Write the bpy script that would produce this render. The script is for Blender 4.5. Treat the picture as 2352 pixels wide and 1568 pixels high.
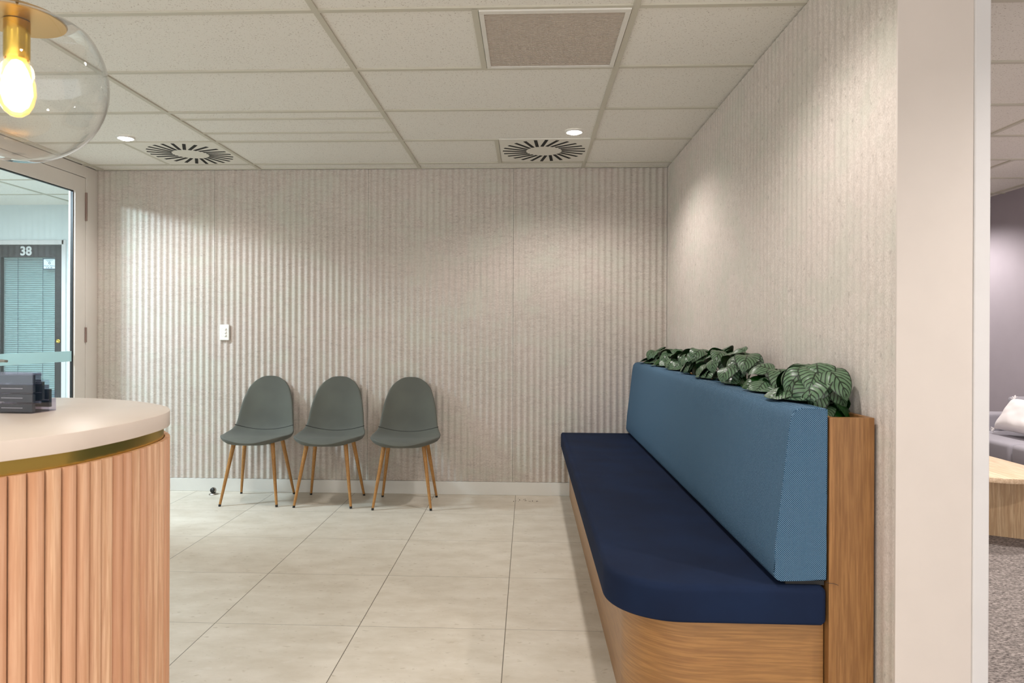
import bpy, bmesh, math, random
from mathutils import Vector, Matrix, noise
random.seed(7)
PI = math.pi
C = bpy.context.scene.collection
for o in list(bpy.data.objects): bpy.data.objects.remove(o)
SC = bpy.context.scene

# ---------------------------------------------------------------- camera
HC = 1.2012
F_PX, CX, CY = 1618.1, 1144.8, 762.9
yaw, pitch, roll = 0.042146, 0.000657, 0.003944
Fw = Vector((-math.sin(yaw)*math.cos(pitch), math.cos(yaw)*math.cos(pitch), -math.sin(pitch)))
Rt = Vector((math.cos(yaw), math.sin(yaw), 0)); Up = Rt.cross(Fw)
c_, s_ = math.cos(roll), math.sin(roll)
R2 = Rt*c_ + Up*s_; U2 = Up*c_ - Rt*s_
cam_d = bpy.data.cameras.new('camera'); cam = bpy.data.objects.new('camera', cam_d); C.objects.link(cam)
cam.matrix_world = Matrix(((R2.x, U2.x, -Fw.x, 0), (R2.y, U2.y, -Fw.y, 0), (R2.z, U2.z, -Fw.z, HC), (0, 0, 0, 1)))
cam_d.sensor_width = 36; cam_d.sensor_fit = 'HORIZONTAL'
cam_d.lens = F_PX/2352*36
cam_d.shift_x = (1176-CX)/2352; cam_d.shift_y = (CY-784)/2352
cam_d.clip_start = 0.05
cam_d.dof.use_dof = True; cam_d.dof.focus_distance = 4.2; cam_d.dof.aperture_fstop = 10
SC.camera = cam
# ---------------------------------------------------------------- world, exposure
SC.view_settings.view_transform = 'Standard'; SC.view_settings.look = 'None'
SC.view_settings.gamma = 1; SC.view_settings.use_curve_mapping = False
SC.view_settings.exposure = 1.57
w = bpy.data.worlds.new('world'); SC.world = w; w.use_nodes = True
w.node_tree.nodes['Background'].inputs[0].default_value = (1.0, 0.985, 0.975, 1)
w.node_tree.nodes['Background'].inputs[1].default_value = 0.92
P_DOWN, P_BACK, P_CORR, P_CORR2, P_ROOM_FILL = 20, 18, 46, 44, 50
WARM = (1.0, 0.94, 0.90); COOL = (0.84, 0.95, 1.0)

# ---------------------------------------------------------------- node helpers
def lin(r, g, b):
    f = lambda c: (c/255/12.92) if c/255 <= 0.04045 else ((c/255+0.055)/1.055)**2.4
    return (f(r), f(g), f(b), 1)
class NT:
    def __init__(s, name):
        s.m = bpy.data.materials.new(name); s.m.use_nodes = True; s.t = s.m.node_tree; s.n = s.t.nodes; s.n.clear()
        s.out = s.n.new('ShaderNodeOutputMaterial')
    def add(s, typ, **kw):
        nd = s.n.new('ShaderNode'+typ)
        for k, v in kw.items(): setattr(nd, k, v)
        return nd
    def lk(s, a, b): s.t.links.new(a, b)
    def set(s, sock, v):
        if hasattr(v, 'is_output') or isinstance(v, bpy.types.NodeSocket): s.lk(v, sock)
        else: sock.default_value = v
    def obj(s): return s.add('TexCoord').outputs['Object']
    def geo(s): return s.add('NewGeometry')
    def mp(s, vec, scale=(1,1,1), loc=(0,0,0), rot=(0,0,0)):
        m = s.add('Mapping'); s.lk(vec, m.inputs[0]); m.inputs['Scale'].default_value = scale
        m.inputs['Location'].default_value = loc; m.inputs['Rotation'].default_value = rot
        return m.outputs[0]
    def noise(s, vec, scale=5, detail=3, rough=.5, dist=0):
        m = s.add('TexNoise'); s.lk(vec, m.inputs['Vector']); m.inputs['Scale'].default_value = scale
        m.inputs['Detail'].default_value = detail; m.inputs['Roughness'].default_value = rough
        m.inputs['Distortion'].default_value = dist
        return m.outputs['Fac']
    def math(s, op, a, b=0, c=None):
        m = s.add('Math', operation=op); s.set(m.inputs[0], a); s.set(m.inputs[1], b)
        if c is not None: s.set(m.inputs[2], c)
        return m.outputs[0]
    def ramp(s, fac, stops):
        r = s.add('ValToRGB'); s.lk(fac, r.inputs[0]); e = r.color_ramp.elements
        while len(e) < len(stops): e.new(0.5)
        for i, (p, c) in enumerate(stops): e[i].position = p; e[i].color = c
        return r.outputs[0]
    def mix(s, fac, a, b, mode='MIX'):
        m = s.add('Mix', data_type='RGBA', blend_type=mode)
        s.set(m.inputs[0], fac); s.set(m.inputs[6], a); s.set(m.inputs[7], b)
        return m.outputs[2]
    def sep(s, v):
        m = s.add('SeparateXYZ'); s.lk(v, m.inputs[0]); return m.outputs
    def comb(s, x, y, z):
        m = s.add('CombineXYZ'); s.set(m.inputs[0], x); s.set(m.inputs[1], y); s.set(m.inputs[2], z); return m.outputs[0]
    def bump(s, h, strength=.3, dist=.002):
        b = s.add('Bump'); s.lk(h, b.inputs['Height']); b.inputs['Strength'].default_value = strength
        b.inputs['Distance'].default_value = dist; return b.outputs[0]
    def pbr(s, col, rough=.5, metal=0, normal=None, spec=.5, sheen=0, coat=0, trans=0):
        p = s.add('BsdfPrincipled'); s.set(p.inputs['Base Color'], col); s.set(p.inputs['Roughness'], rough)
        p.inputs['Metallic'].default_value = metal; p.inputs['Specular IOR Level'].default_value = spec
        p.inputs['Sheen Weight'].default_value = sheen; p.inputs['Coat Weight'].default_value = coat; p.inputs['Coat Roughness'].default_value = .42
        if normal is not None: s.lk(normal, p.inputs['Normal'])
        s.lk(p.outputs[0], s.out.inputs[0]); return s.m
def plain(name, col, rough=.5, metal=0, spec=.5, sheen=0):
    """a plain paint / plastic / metal with faint irregularity"""
    t = NT(name); n = t.noise(t.obj(), 9, 3)
    c = t.mix(n, tuple(x*.96 for x in col[:3])+(1,), tuple(min(1, x*1.04) for x in col[:3])+(1,))
    return t.pbr(c, rough, metal, spec=spec, sheen=sheen)
def emit(name, col, strength):
    t = NT(name); e = t.add('Emission'); e.inputs[0].default_value = col; e.inputs[1].default_value = strength
    t.lk(e.outputs[0], t.out.inputs[0]); return t.m
def thin_glass(name, tint=(1,1,1,1), refl=1.6, rough=.0, emis=None):
    t = NT(name); g = t.geo()
    d = t.add('VectorMath', operation='DOT_PRODUCT'); t.lk(g.outputs['Normal'], d.inputs[0]); t.lk(g.outputs['Incoming'], d.inputs[1])
    c = t.math('ABSOLUTE', d.outputs['Value']); k = t.math('SUBTRACT', 1, c); k5 = t.math('POWER', k, 5)
    f = t.math('MULTIPLY_ADD', k5, .96, .04); f = t.math('MULTIPLY', f, refl); f = t.math('MINIMUM', f, 1)
    tr = t.add('BsdfTransparent'); tr.inputs[0].default_value = tint
    gl = t.add('BsdfGlossy'); gl.inputs['Roughness'].default_value = rough
    m = t.add('MixShader'); t.lk(f, m.inputs[0]); t.lk(tr.outputs[0], m.inputs[1]); t.lk(gl.outputs[0], m.inputs[2])
    t.lk(m.outputs[0], t.out.inputs[0])
    if emis:
        a = t.add('AddShader'); e = t.add('Emission'); e.inputs[0].default_value = emis[0]; e.inputs[1].default_value = emis[1]
        t.lk(m.outputs[0], a.inputs[0]); t.lk(e.outputs[0], a.inputs[1]); t.lk(a.outputs[0], t.out.inputs[0])
    return t.m

# ---------------------------------------------------------------- materials
def felt(name, horiz):
    t = NT(name); v = t.obj()
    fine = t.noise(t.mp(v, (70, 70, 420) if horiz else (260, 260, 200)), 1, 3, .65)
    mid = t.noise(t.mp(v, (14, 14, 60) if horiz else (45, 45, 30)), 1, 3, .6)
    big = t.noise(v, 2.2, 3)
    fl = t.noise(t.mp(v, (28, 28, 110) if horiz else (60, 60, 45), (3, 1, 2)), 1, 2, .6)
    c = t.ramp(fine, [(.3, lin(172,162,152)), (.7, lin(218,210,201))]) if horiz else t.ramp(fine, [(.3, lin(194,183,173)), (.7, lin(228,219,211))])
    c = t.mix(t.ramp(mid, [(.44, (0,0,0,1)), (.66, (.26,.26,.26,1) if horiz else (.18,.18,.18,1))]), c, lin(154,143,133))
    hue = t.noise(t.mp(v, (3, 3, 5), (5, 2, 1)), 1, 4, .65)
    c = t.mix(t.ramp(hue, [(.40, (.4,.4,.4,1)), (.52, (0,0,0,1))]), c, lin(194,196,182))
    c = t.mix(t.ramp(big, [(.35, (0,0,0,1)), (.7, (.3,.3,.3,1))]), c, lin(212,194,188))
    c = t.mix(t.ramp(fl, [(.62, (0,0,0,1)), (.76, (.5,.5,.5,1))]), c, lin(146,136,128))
    return t.pbr(c, .95, normal=t.bump(fine, .35, .0015), spec=.15, sheen=.1)
M = {}
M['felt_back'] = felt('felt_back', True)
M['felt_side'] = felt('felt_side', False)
M['white'] = plain('white_paint', lin(222,218,211), .55)
M['frame'] = plain('frame_paint', lin(226,218,210), .5)
M['jamb'] = plain('partition_end_paint', lin(206,196,188), .6)
M['strip'] = plain('edge_trim_paint', lin(210,207,206), .4)
M['skirt'] = plain('skirting_paint', lin(220,219,213), .45)
def floor_mat():
    t = NT('vinyl_tile'); v = t.obj(); x, y, z = t.sep(v)
    s = .597
    def line(c, o):
        f = t.math('FRACT', t.math('DIVIDE', t.math('ADD', c, -o+60*s), s))
        d = t.math('MULTIPLY', t.math('ABSOLUTE', t.math('SUBTRACT', f, .5)), -1)
        return t.math('ADD', d, .5)            # 0 at the joint
    lx = line(x, -.087); ly = line(y, 5.184-1.146)
    ix = t.math('FLOOR', t.math('DIVIDE', t.math('ADD', x, .087+60*s), s)); iy = t.math('FLOOR', t.math('DIVIDE', t.math('ADD', y, -4.038+60*s), s))
    wn = t.add('TexWhiteNoise', noise_dimensions='2D'); t.lk(t.comb(ix, iy, 0), wn.inputs['Vector'])
    jx = t.math('LESS_THAN', lx, .0027); jy = t.math('LESS_THAN', ly, .0022)
    off = t.comb(t.math('MULTIPLY', wn.outputs[0], 9), t.math('MULTIPLY', wn.outputs[0], 5), 0)
    va = t.add('VectorMath', operation='ADD'); t.lk(v, va.inputs[0]); t.lk(off, va.inputs[1]); vv = va.outputs[0]
    n1 = t.noise(t.mp(vv, (5, 9, 1)), 1, 4, .6); n2 = t.noise(t.mp(vv, (14, 30, 1)), 1, 3, .55)
    n3 = t.noise(t.mp(vv, (26, 45, 1), (4, 2, 0)), 1, 2, .5); n4 = t.noise(t.mp(vv, (120, 120, 1), (1, 7, 0)), 1, 1)
    c = t.ramp(n1, [(.3, lin(198,188,171)), (.7, lin(217,209,195))])
    c = t.mix(t.ramp(n2, [(.60, (0,0,0,1)), (.72, (.5,.5,.5,1))]), c, lin(218,211,200))
    c = t.mix(t.ramp(n3, [(.645, (0,0,0,1)), (.73, (.6,.6,.6,1))]), c, lin(176,164,144))
    c = t.mix(t.ramp(n4, [(.755, (0,0,0,1)), (.79, (.6,.6,.6,1))]), c, lin(120,110,96))
    c = t.mix(t.math('MULTIPLY', t.math('SUBTRACT', wn.outputs[0], .3), .12), c, lin(196,190,176))
    j = t.math('MAXIMUM', t.math('MULTIPLY', jx, .95), t.math('MULTIPLY', jy, .7))
    c = t.mix(j, c, lin(96,88,74))
    return t.pbr(c, .42, normal=t.bump(n2, .06, .001), spec=.4)
M['floor'] = floor_mat()
def tile_mat():
    t = NT('ceiling_tile'); v = t.obj()
    n = t.noise(v, 150, 2, .6); b = t.noise(v, 60, 2)
    c = t.ramp(n, [(.31, lin(176,166,154)), (.39, lin(231,227,219))])
    c = t.mix(t.math('MULTIPLY', b, .3), c, lin(232,229,223))
    return t.pbr(c, .9, normal=t.bump(n, .3, .001), spec=.2)
M['tile'] = tile_mat()
M['tbar'] = plain('ceiling_grid_paint', lin(198,193,178), .5)
def wood(name, stretch, a, b, dark, sc=1.0, rough=.45, attr=False):
    t = NT(name); v = t.obj()
    if attr:
        at = t.add('Attribute', attribute_name='slat'); r = at.outputs['Fac']
        va = t.add('VectorMath', operation='ADD'); t.lk(v, va.inputs[0]); t.lk(t.comb(0, 0, t.math('MULTIPLY', r, 37)), va.inputs[1]); v = va.outputs[0]
    n1 = t.noise(t.mp(v, tuple(q*sc for q in stretch)), 1, 4, .6, 1.2)
    n2 = t.noise(t.mp(v, tuple(q*4.5*sc for q in stretch)), 1, 3, .6)
    n3 = t.noise(t.mp(v, tuple(q*.45*sc for q in stretch), (3, 3, 3)), 1, 2, .5)
    c = t.ramp(n1, [(.3, a), (.55, b), (.72, a)])
    c = t.mix(t.ramp(n2, [(.42, (.55,.55,.55,1)), (.6, (0,0,0,1))]), c, dark)
    c = t.mix(t.ramp(n3, [(.6, (0,0,0,1)), (.75, (.5,.5,.5,1))]), c, dark)
    if attr:
        c = t.mix(t.math('MULTIPLY', r, .7), c, lin(198,142,108))
    return t.pbr(c, rough, normal=t.bump(n2, .08, .001), spec=.4, coat=.6 if name == 'oak_horizontal' else 0)
M['oak_h'] = wood('oak_horizontal', (1.6, 1.6, 38), lin(144,98,50), lin(162,116,62), lin(118,78,36))
M['oak_v'] = wood('oak_vertical', (34, 34, 1.5), lin(140,98,54), lin(156,112,66), lin(114,74,38))
M['batten'] = wood('batten_timber', (42, 42, 1.3), lin(212,166,128), lin(228,188,152), lin(186,134,96), attr=True, rough=.5)
M['leg_wood'] = wood('leg_timber', (60, 60, 5), lin(172,122,66), lin(186,138,80), lin(146,100,50), rough=.4)
M['table_wood'] = wood('table_laminate', (22, 1.6, 22), lin(206,178,146), lin(222,198,170), lin(178,146,112))
M['table_base'] = wood('table_base_laminate', (24, 24, 1.3), lin(192,160,122), lin(206,178,142), lin(156,122,86))
M['laminate'] = plain('stone_laminate', lin(226,212,200), .32)
M['brass'] = plain('brass', lin(226,190,84), .22, 1)
M['brass_band'] = plain('brushed_brass', lin(222,192,100), .30, 1)
M['black'] = plain('black_plastic', lin(28,28,28), .5)
M['cord'] = plain('cord_brown', lin(66,44,28), .7)
M['steel'] = plain('brushed_steel', lin(176,172,166), .3, 1)
M['hinge'] = plain('hinge_metal', lin(150,128,120), .35, .8)
def chair_fabric():
    t = NT('chair_fabric'); v = t.obj(); n = t.noise(t.mp(v, (500, 500, 900)), 1, 2); b = t.noise(v, 5, 2)
    c = t.ramp(b, [(.3, lin(84,85,79)), (.7, lin(93,95,87))])
    return t.pbr(c, .72, normal=t.bump(n, .15, .0006), spec=.3, sheen=.08)
M['chair'] = chair_fabric()
M['seam'] = plain('seam_thread', lin(26,28,25), .8)
def navy():
    t = NT('navy_wool'); v = t.obj(); n = t.noise(v, 700, 2); b = t.noise(v, 4, 3)
    c = t.ramp(b, [(.3, lin(22,31,52)), (.7, lin(25,38,64))])
    return t.pbr(c, .85, normal=t.bump(n, .2, .0006), spec=.12)
M['navy'] = navy()
def weave():
    t = NT('blue_weave'); v = t.obj(); x, y, z = t.sep(v)
    k = 2*PI/.0056
    a = t.math('SINE', t.math('MULTIPLY', t.math('ADD', x, y), k)); b = t.math('SINE', t.math('MULTIPLY', z, k))
    p = t.math('MULTIPLY_ADD', t.math('MULTIPLY', a, b), .5, .5)
    n = t.noise(t.mp(v, (60, 60, 12)), 1, 3); n2 = t.noise(v, 500, 1)
    g = t.add('NewGeometry'); 
    c = t.ramp(p, [(.25, lin(10,26,48)), (.5, lin(32,72,100)), (.78, lin(134,164,190))])
    c = t.mix(t.math('MULTIPLY', n, .28), c, lin(40,88,114))
    return t.pbr(c, .88, normal=t.bump(p, .5, .001), spec=.15)
M['weave'] = weave()
def leaf_mat(name, striped=True):
    t = NT(name); uv = t.add('TexCoord').outputs['UV']; u, v, _ = t.sep(uv)
    au = t.math('ABSOLUTE', u)                        # u: -1..1 across, v: 0..1 along
    ph = t.math('SUBTRACT', v, t.math('MULTIPLY', t.math('POWER', au, 1.25), .30))
    wv = t.math('SINE', t.math('MULTIPLY', ph, 2*PI*8.5))
    st = t.ramp(wv, [(.0, (0,0,0,1)), (.22, (0,0,0,1)), (.55, (1,1,1,1))]) if False else t.math('GREATER_THAN', wv, .62)
    rib = t.math('LESS_THAN', au, .045)
    nz = t.noise(t.obj(), 60, 2)
    light = t.mix(nz, lin(66,96,66), lin(106,134,104))
    edge = t.math('GREATER_THAN', au, .93)
    k = t.math('MAXIMUM', t.math('MAXIMUM', st, edge), rib)
    c = t.mix(k, light, lin(18,36,18))
    g = t.geo(); c = t.mix(g.outputs['Backfacing'], c, lin(16,58,14))
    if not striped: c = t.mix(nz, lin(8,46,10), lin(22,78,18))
    return t.pbr(c, .36, spec=.5, normal=t.bump(wv, .15, .002))
M['leaf'] = leaf_mat('striped_leaf'); M['leaf_plain'] = leaf_mat('plain_leaf', False)
M['stem'] = plain('leaf_stalk', lin(52,84,38), .5)
M['soil'] = plain('dark_planter_lining', lin(22,20,18), .9)
M['grille'] = plain('grille_grey', lin(196,184,172), .6)
M['blind'] = plain('blind_slat', lin(190,206,204), .5)
M['door_dark'] = plain('charcoal_door_paint', lin(38,41,43), .5)
M['lilac'] = plain('lilac_grey_wall', lin(164,156,164), .85)
M['sofa'] = plain('grey_sofa_fabric', lin(148,144,152), .9, sheen=.1)
M['pillow'] = plain('white_pillow_fabric', lin(232,226,226), .9, sheen=.2)
M['card'] = plain('dark_card', lin(46,58,60), .6)
M['ink'] = plain('pale_ink', lin(196,198,196), .6)
M['dark_ink'] = plain('dark_ink', lin(34,60,78), .6)
M['corr_wall'] = plain('corridor_wall_paint', lin(212,220,220), .7)
M['glass'] = thin_glass('door_glass', (.85, .905, .94, 1), 1.3)
M['clear'] = thin_glass('clear_globe_glass', (.97, .965, .955, 1), 2.2)
M['acrylic'] = thin_glass('clear_acrylic', (.92, .91, .955, 1), 1.3, .03)
M['frost'] = None
def frost():
    t = NT('frosted_film'); tr = t.add('BsdfTransparent'); tr.inputs[0].default_value = (.8,.93,.93,1)
    df = t.add('BsdfDiffuse'); df.inputs[0].default_value = lin(190,204,202); tl = t.add('BsdfTranslucent'); tl.inputs[0].default_value = lin(190,206,204)
    a = t.add('MixShader'); a.inputs[0].default_value = .5; t.lk(df.outputs[0], a.inputs[1]); t.lk(tl.outputs[0], a.inputs[2])
    m = t.add('MixShader'); m.inputs[0].default_value = .82; t.lk(tr.outputs[0], m.inputs[1]); t.lk(a.outputs[0], m.inputs[2])
    t.lk(m.outputs[0], t.out.inputs[0]); return t.m
M['frost'] = frost()
M['lamp'] = emit('downlight_diffuser', (1.0, .97, .93, 1), 8)
M['lamp_cool'] = emit('cool_diffuser', (.8, .95, 1, 1), 5)
M['bulb_glow'] = emit('bulb_glow_emission', (1.0, .80, .46, 1), 3.2)  # for the glow body that imitates the bulb's overexposed bloom
M['bulb'] = thin_glass('bulb_glass', (1, .9, .7, 1), 2.0, 0, ((1, .60, .16, 1), .22))  # amber glow added into the glass itself
def carpet_mat():
    t = NT('loop_carpet'); v = t.obj()
    n = t.noise(t.mp(v, (60, 130, 60), rot=(0,0,.5)), 1, 3, .7); n2 = t.noise(t.mp(v, (16, 40, 1), rot=(0,0,.5)), 1, 3, .6)
    c = t.ramp(n, [(.36, lin(78,72,70)), (.62, lin(176,166,160))]); c = t.mix(t.ramp(n2, [(.4, (0,0,0,1)), (.65, (.5,.5,.5,1))]), c, lin(80,75,73))
    return t.pbr(c, .95, normal=t.bump(n, .6, .004), spec=.1)
M['carpet'] = carpet_mat()

# ---------------------------------------------------------------- geometry helpers
def link(name, me, mat=None, parent=None, smooth=False):
    if mat is not None: me.materials.append(mat)
    if smooth:
        for p in me.polygons: p.use_smooth = True
    o = bpy.data.objects.new(name, me); C.objects.link(o)
    if parent: o.parent = parent
    return o
def from_bm(name, bm, mat, parent=None, smooth=False, angle=None):
    me = bpy.data.meshes.new(name); bmesh.ops.recalc_face_normals(bm, faces=bm.faces[:]); bm.to_mesh(me); bm.free()
    o = link(name, me, mat, parent, smooth)
    if angle is not None:
        for p in me.polygons: p.use_smooth = True
        me.set_sharp_from_angle(angle=math.radians(angle))
    return o
def box(bm, x0, x1, y0, y1, z0, z1, bev=0, seg=2):
    r = bmesh.ops.create_cube(bm, size=1)
    vs = r['verts']
    for v in vs: v.co = Vector(((x0+x1)/2+v.co.x*(x1-x0), (y0+y1)/2+v.co.y*(y1-y0), (z0+z1)/2+v.co.z*(z1-z0)))
    if bev:
        es = list({e for v in vs for e in v.link_edges})
        bmesh.ops.bevel(bm, geom=es, offset=bev, segments=seg, affect='EDGES', profile=.5)
def bx(name, x0, x1, y0, y1, z0, z1, mat, parent=None, bev=0, seg=2):
    bm = bmesh.new(); box(bm, x0, x1, y0, y1, z0, z1, bev, seg); return from_bm(name, bm, mat, parent)
def cone(bm, p0, p1, r0, r1, seg=16, cap=True):
    p0, p1 = Vector(p0), Vector(p1); d = p1-p0; L = d.length
    m = Matrix.Translation((p0+p1)/2) @ d.to_track_quat('Z', 'Y').to_matrix().to_4x4()
    bmesh.ops.create_cone(bm, cap_ends=cap, segments=seg, radius1=r0, radius2=r1, depth=L, matrix=m)
def tube(bm, pts, r, seg=8):
    """round tube through points, r number or list"""
    pts = [Vector(p) for p in pts]; n = len(pts); rings = []
    up = Vector((0, 0, 1))
    for i, p in enumerate(pts):
        t = (pts[min(i+1, n-1)]-pts[max(i-1, 0)]).normalized()
        a = t.cross(up);  a = a.normalized() if a.length > .05 else t.cross(Vector((1, 0, 0))).normalized()
        b = t.cross(a); rr = r[i] if isinstance(r, (list, tuple)) else r
        rings.append([bm.verts.new(p+(a*math.cos(2*PI*k/seg)+b*math.sin(2*PI*k/seg))*rr) for k in range(seg)])
    for i in range(n-1):
        for k in range(seg): bm.faces.new((rings[i][k], rings[i][(k+1) % seg], rings[i+1][(k+1) % seg], rings[i+1][k]))
    bm.faces.new(rings[0]); bm.faces.new(rings[-1])
def lathe(bm, prof, seg=48, center=(0, 0)):
    rings = []
    for r, z in prof:
        if r < 1e-6: rings.append([bm.verts.new((center[0], center[1], z))])
        else: rings.append([bm.verts.new((center[0]+r*math.cos(2*PI*k/seg), center[1]+r*math.sin(2*PI*k/seg), z)) for k in range(seg)])
    for a, b in zip(rings, rings[1:]):
        for k in range(seg):
            k2 = (k+1) % seg
            q = [a[k % len(a)], a[k2 % len(a)], b[k2 % len(b)], b[k % len(b)]]
            q = list(dict.fromkeys(q))
            if len(q) > 2: bm.faces.new(q)
def prism(bm, outline, z0, z1, bev_top=0, bev_bot=0, seg=3):
    """vertical prism of a closed xy outline, with rounded top/bottom edge"""
    def inset(d):
        n = len(outline); out = []
        for i in range(n):
            p0, p1, p2 = Vector(outline[i-1]), Vector(outline[i]), Vector(outline[(i+1) % n])
            t = (p2-p0).normalized(); nn = Vector((-t.y, t.x)); out.append(p1+nn*d)
        return out
    area = sum(outline[i-1][0]*outline[i][1]-outline[i][0]*outline[i-1][1] for i in range(len(outline)))
    if area < 0: outline = outline[::-1]
    lv = []
    for k in range(seg+1):
        if bev_bot: a = PI/2*k/seg; lv.append((bev_bot*(1-math.sin(a)), z0+bev_bot*(1-math.cos(a))))
    if not bev_bot: lv.append((0, z0))
    if bev_top:
        for k in range(seg+1): a = PI/2*k/seg; lv.append((bev_top*(1-math.cos(a)), z1-bev_top*(1-math.sin(a))))
    else: lv.append((0, z1))
    rings = [[bm.verts.new((p.x, p.y, z)) for p in inset(d)] for d, z in lv]
    for a, b in zip(rings, rings[1:]):
        for k in range(len(a)): bm.faces.new((a[k], a[(k+1) % len(a)], b[(k+1) % len(a)], b[k]))
    bm.faces.new(rings[0][::-1]); bm.faces.new(rings[-1])
def empty(name, loc, label, cat, group=None, rz=0):
    o = bpy.data.objects.new(name, None); C.objects.link(o); o.location = loc; o.rotation_euler[2] = rz
    o.empty_display_size = .05
    return tag(o, label, cat, group)
def tag(o, label, cat, group=None):
    o['label'] = label; o['category'] = cat
    if group: o['group'] = group
    return o
def st(o): o['kind'] = 'structure'; return o
def copy_tree(o, parent=None):
    c = o.copy(); C.objects.link(c); c.parent = parent
    for ch in list(o.children): copy_tree(ch, c)
    return c
def text_mesh(name, s, size, mat, parent, loc, rot, extrude=.001, align='CENTER', xs=1.0, bold=0):
    cu = bpy.data.curves.new(name+'_curve', 'FONT'); cu.body = s; cu.size = size; cu.extrude = extrude
    cu.offset = bold; cu.align_x = align; cu.align_y = 'CENTER'
    to = bpy.data.objects.new(name+'_t', cu); C.objects.link(to)
    bpy.context.view_layer.update()
    me = bpy.data.meshes.new_from_object(to.evaluated_get(bpy.context.evaluated_depsgraph_get()))
    bpy.data.objects.remove(to); me.materials.clear()
    for v in me.vertices: v.co.x *= xs
    o = link(name, me, mat, parent); o.location = loc; o.rotation_euler = rot
    return o
def disc_light(name, loc, power, col, size, parent):
    l = bpy.data.lights.new(name, 'AREA'); l.shape = 'DISK'; l.size = size; l.energy = power; l.color = col
    o = bpy.data.objects.new(name, l); C.objects.link(o); o.location = loc; o.parent = parent
    return o
def spot(name, loc, power, col, size=150, blend=.7, radius=.05, parent=None):
    l = bpy.data.lights.new(name, 'SPOT'); l.energy = power; l.color = col; l.spot_size = math.radians(size)
    l.spot_blend = blend; l.shadow_soft_size = radius
    o = bpy.data.objects.new(name, l); C.objects.link(o); o.location = loc
    if parent: o.parent = parent
    return o

# ================================================================ SETTING
D = 5.184; XL = -3.258; XR = 1.008; ZC = 2.404; YE = 1.978
X1 = 1.213                    # right face of the partition
XRR = 4.08                    # far side wall of the adjoining room
st(bx('floor', XL-.05, X1, -3.5, D+.1, -.05, 0, M['floor']))
st(bx('floor_right', X1, XRR+.1, -3.5, 9, -.05, 0.0, M['carpet']))
st(bx('floor_corridor', -7, XL-.05, -3.5, 6.7, -.05, 0, M['floor']))

# ribbed felt walls
def ribbed(name, length, pitch, z0, z1, amp, thick, mat, joints=(), phase=0.):
    bm = bmesh.new(); n = int(round(length/pitch*12)); cols = []
    xs = [length*i/n for i in range(n+1)]
    for j in joints: xs += [j-.0012, j, j+.0012]
    xs = sorted(set(xs))
    for x in xs:
        h = thick + amp*(0.5-0.5*math.cos(2*PI*(x/pitch+phase)))
        if any(abs(x-j) < 1e-6 for j in joints): h = thick-.004
        cols.append([bm.verts.new((x, 0, z0)), bm.verts.new((x, -h, z0)), bm.verts.new((x, -h, z1)), bm.verts.new((x, 0, z1))])
    for a, b in zip(cols, cols[1:]):
        for k in range(3): bm.faces.new((a[k], b[k], b[k+1], a[k+1]))
    bm.faces.new(cols[0]); bm.faces.new(cols[-1][::-1])
    return from_bm(name, bm, mat, angle=60)
PITCH = .0467
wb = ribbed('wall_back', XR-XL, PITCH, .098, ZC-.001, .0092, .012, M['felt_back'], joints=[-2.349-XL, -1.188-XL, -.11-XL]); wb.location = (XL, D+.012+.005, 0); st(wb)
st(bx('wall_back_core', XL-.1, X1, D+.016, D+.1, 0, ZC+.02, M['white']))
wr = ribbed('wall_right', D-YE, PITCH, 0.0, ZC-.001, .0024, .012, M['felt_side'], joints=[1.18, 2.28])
wr.rotation_euler[2] = -PI/2; wr.location = (XR+.015, D+.004, 0); st(wr)
st(bx('wall_partition_core', XR+.013, X1, YE+.012, D+.016, 0, ZC+.02, M['white']))
st(bx('trim_1', XR+.001, X1, YE-.002, YE+.012, 0, ZC+.01, M['jamb'], bev=.0015))
st(bx('trim_2', X1, X1+.044, YE-.006, YE+.10, 0, ZC+.01, M['strip'], bev=.004))
st(bx('baseboard_back', XL, .31, D-.004, D+.016, 0, .096, M['skirt'], bev=.002))
for i, xj in enumerate((.168,)):
    st(bx('baseboard_joint', xj, xj+.002, D-.0045, D, 0, .0955, M['frame']))
st(bx('wall_right_room', XRR, XRR+.1, -3.5, 9, 0, ZC+.02, M['lilac']))
st(bx('wall_far_right_room', X1, XRR, 8.9, 9, 0, ZC+.02, M['lilac']))
st(bx('wall_partition_far', X1-.1, X1, D+.1, 9, 0, ZC+.02, M['white']))
# ceiling: one deck of speckled tiles, exposed grid below it
st(bx('ceiling', -7, XRR+.1, -3.5, 9, ZC+.007, ZC+.05, M['tile']))
bm = bmesh.new(); hw = .012
GX = .395; GY = 5.024
ys = [GY-.6*k for k in range(-6, 15)]
def bar_x(y, x0, x1, h=hw): box(bm, x0, x1, y-h, y+h, ZC, ZC+.009)
def bar_y(x, y0, y1, h=hw): box(bm, x-h, x+h, y0, y1, ZC-.0006, ZC+.009)
for y in ys:
    if y < D: bar_x(y, XL, XR+.02 if y > YE else XRR)
    if y > YE: bar_x(y, X1, XRR)
for k in range(-3, 1): bar_y(GX+1.2*k, -3.5, D)
for k in (2, 3): bar_y(GX+1.2*k, -3.5, 9)
bar_y(-2.605, GY-.6, GY); bar_y(-.205, GY-.6, GY); bar_y(-.205, GY-2.4, GY-1.8-.6); bar_y(-.205, GY-3*.6-.6, GY-3*.6)
bar_x(3.955, -2.005, -.805, .008); bar_x(4.234, -2.005, -.805, .008)
bar_y(3.36, 5.02, 5.62)
bar_x(D-.012, XL, XR, .006); 
st(from_bm('ceiling_grid', bm, M['tbar']))
bm = bmesh.new()
for k in range(-1, 8):
    yy = 5.5-.6*k
    if yy < 6.6: box(bm, -7, XL-.06, yy-.006, yy+.006, ZC, ZC+.009)
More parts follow.
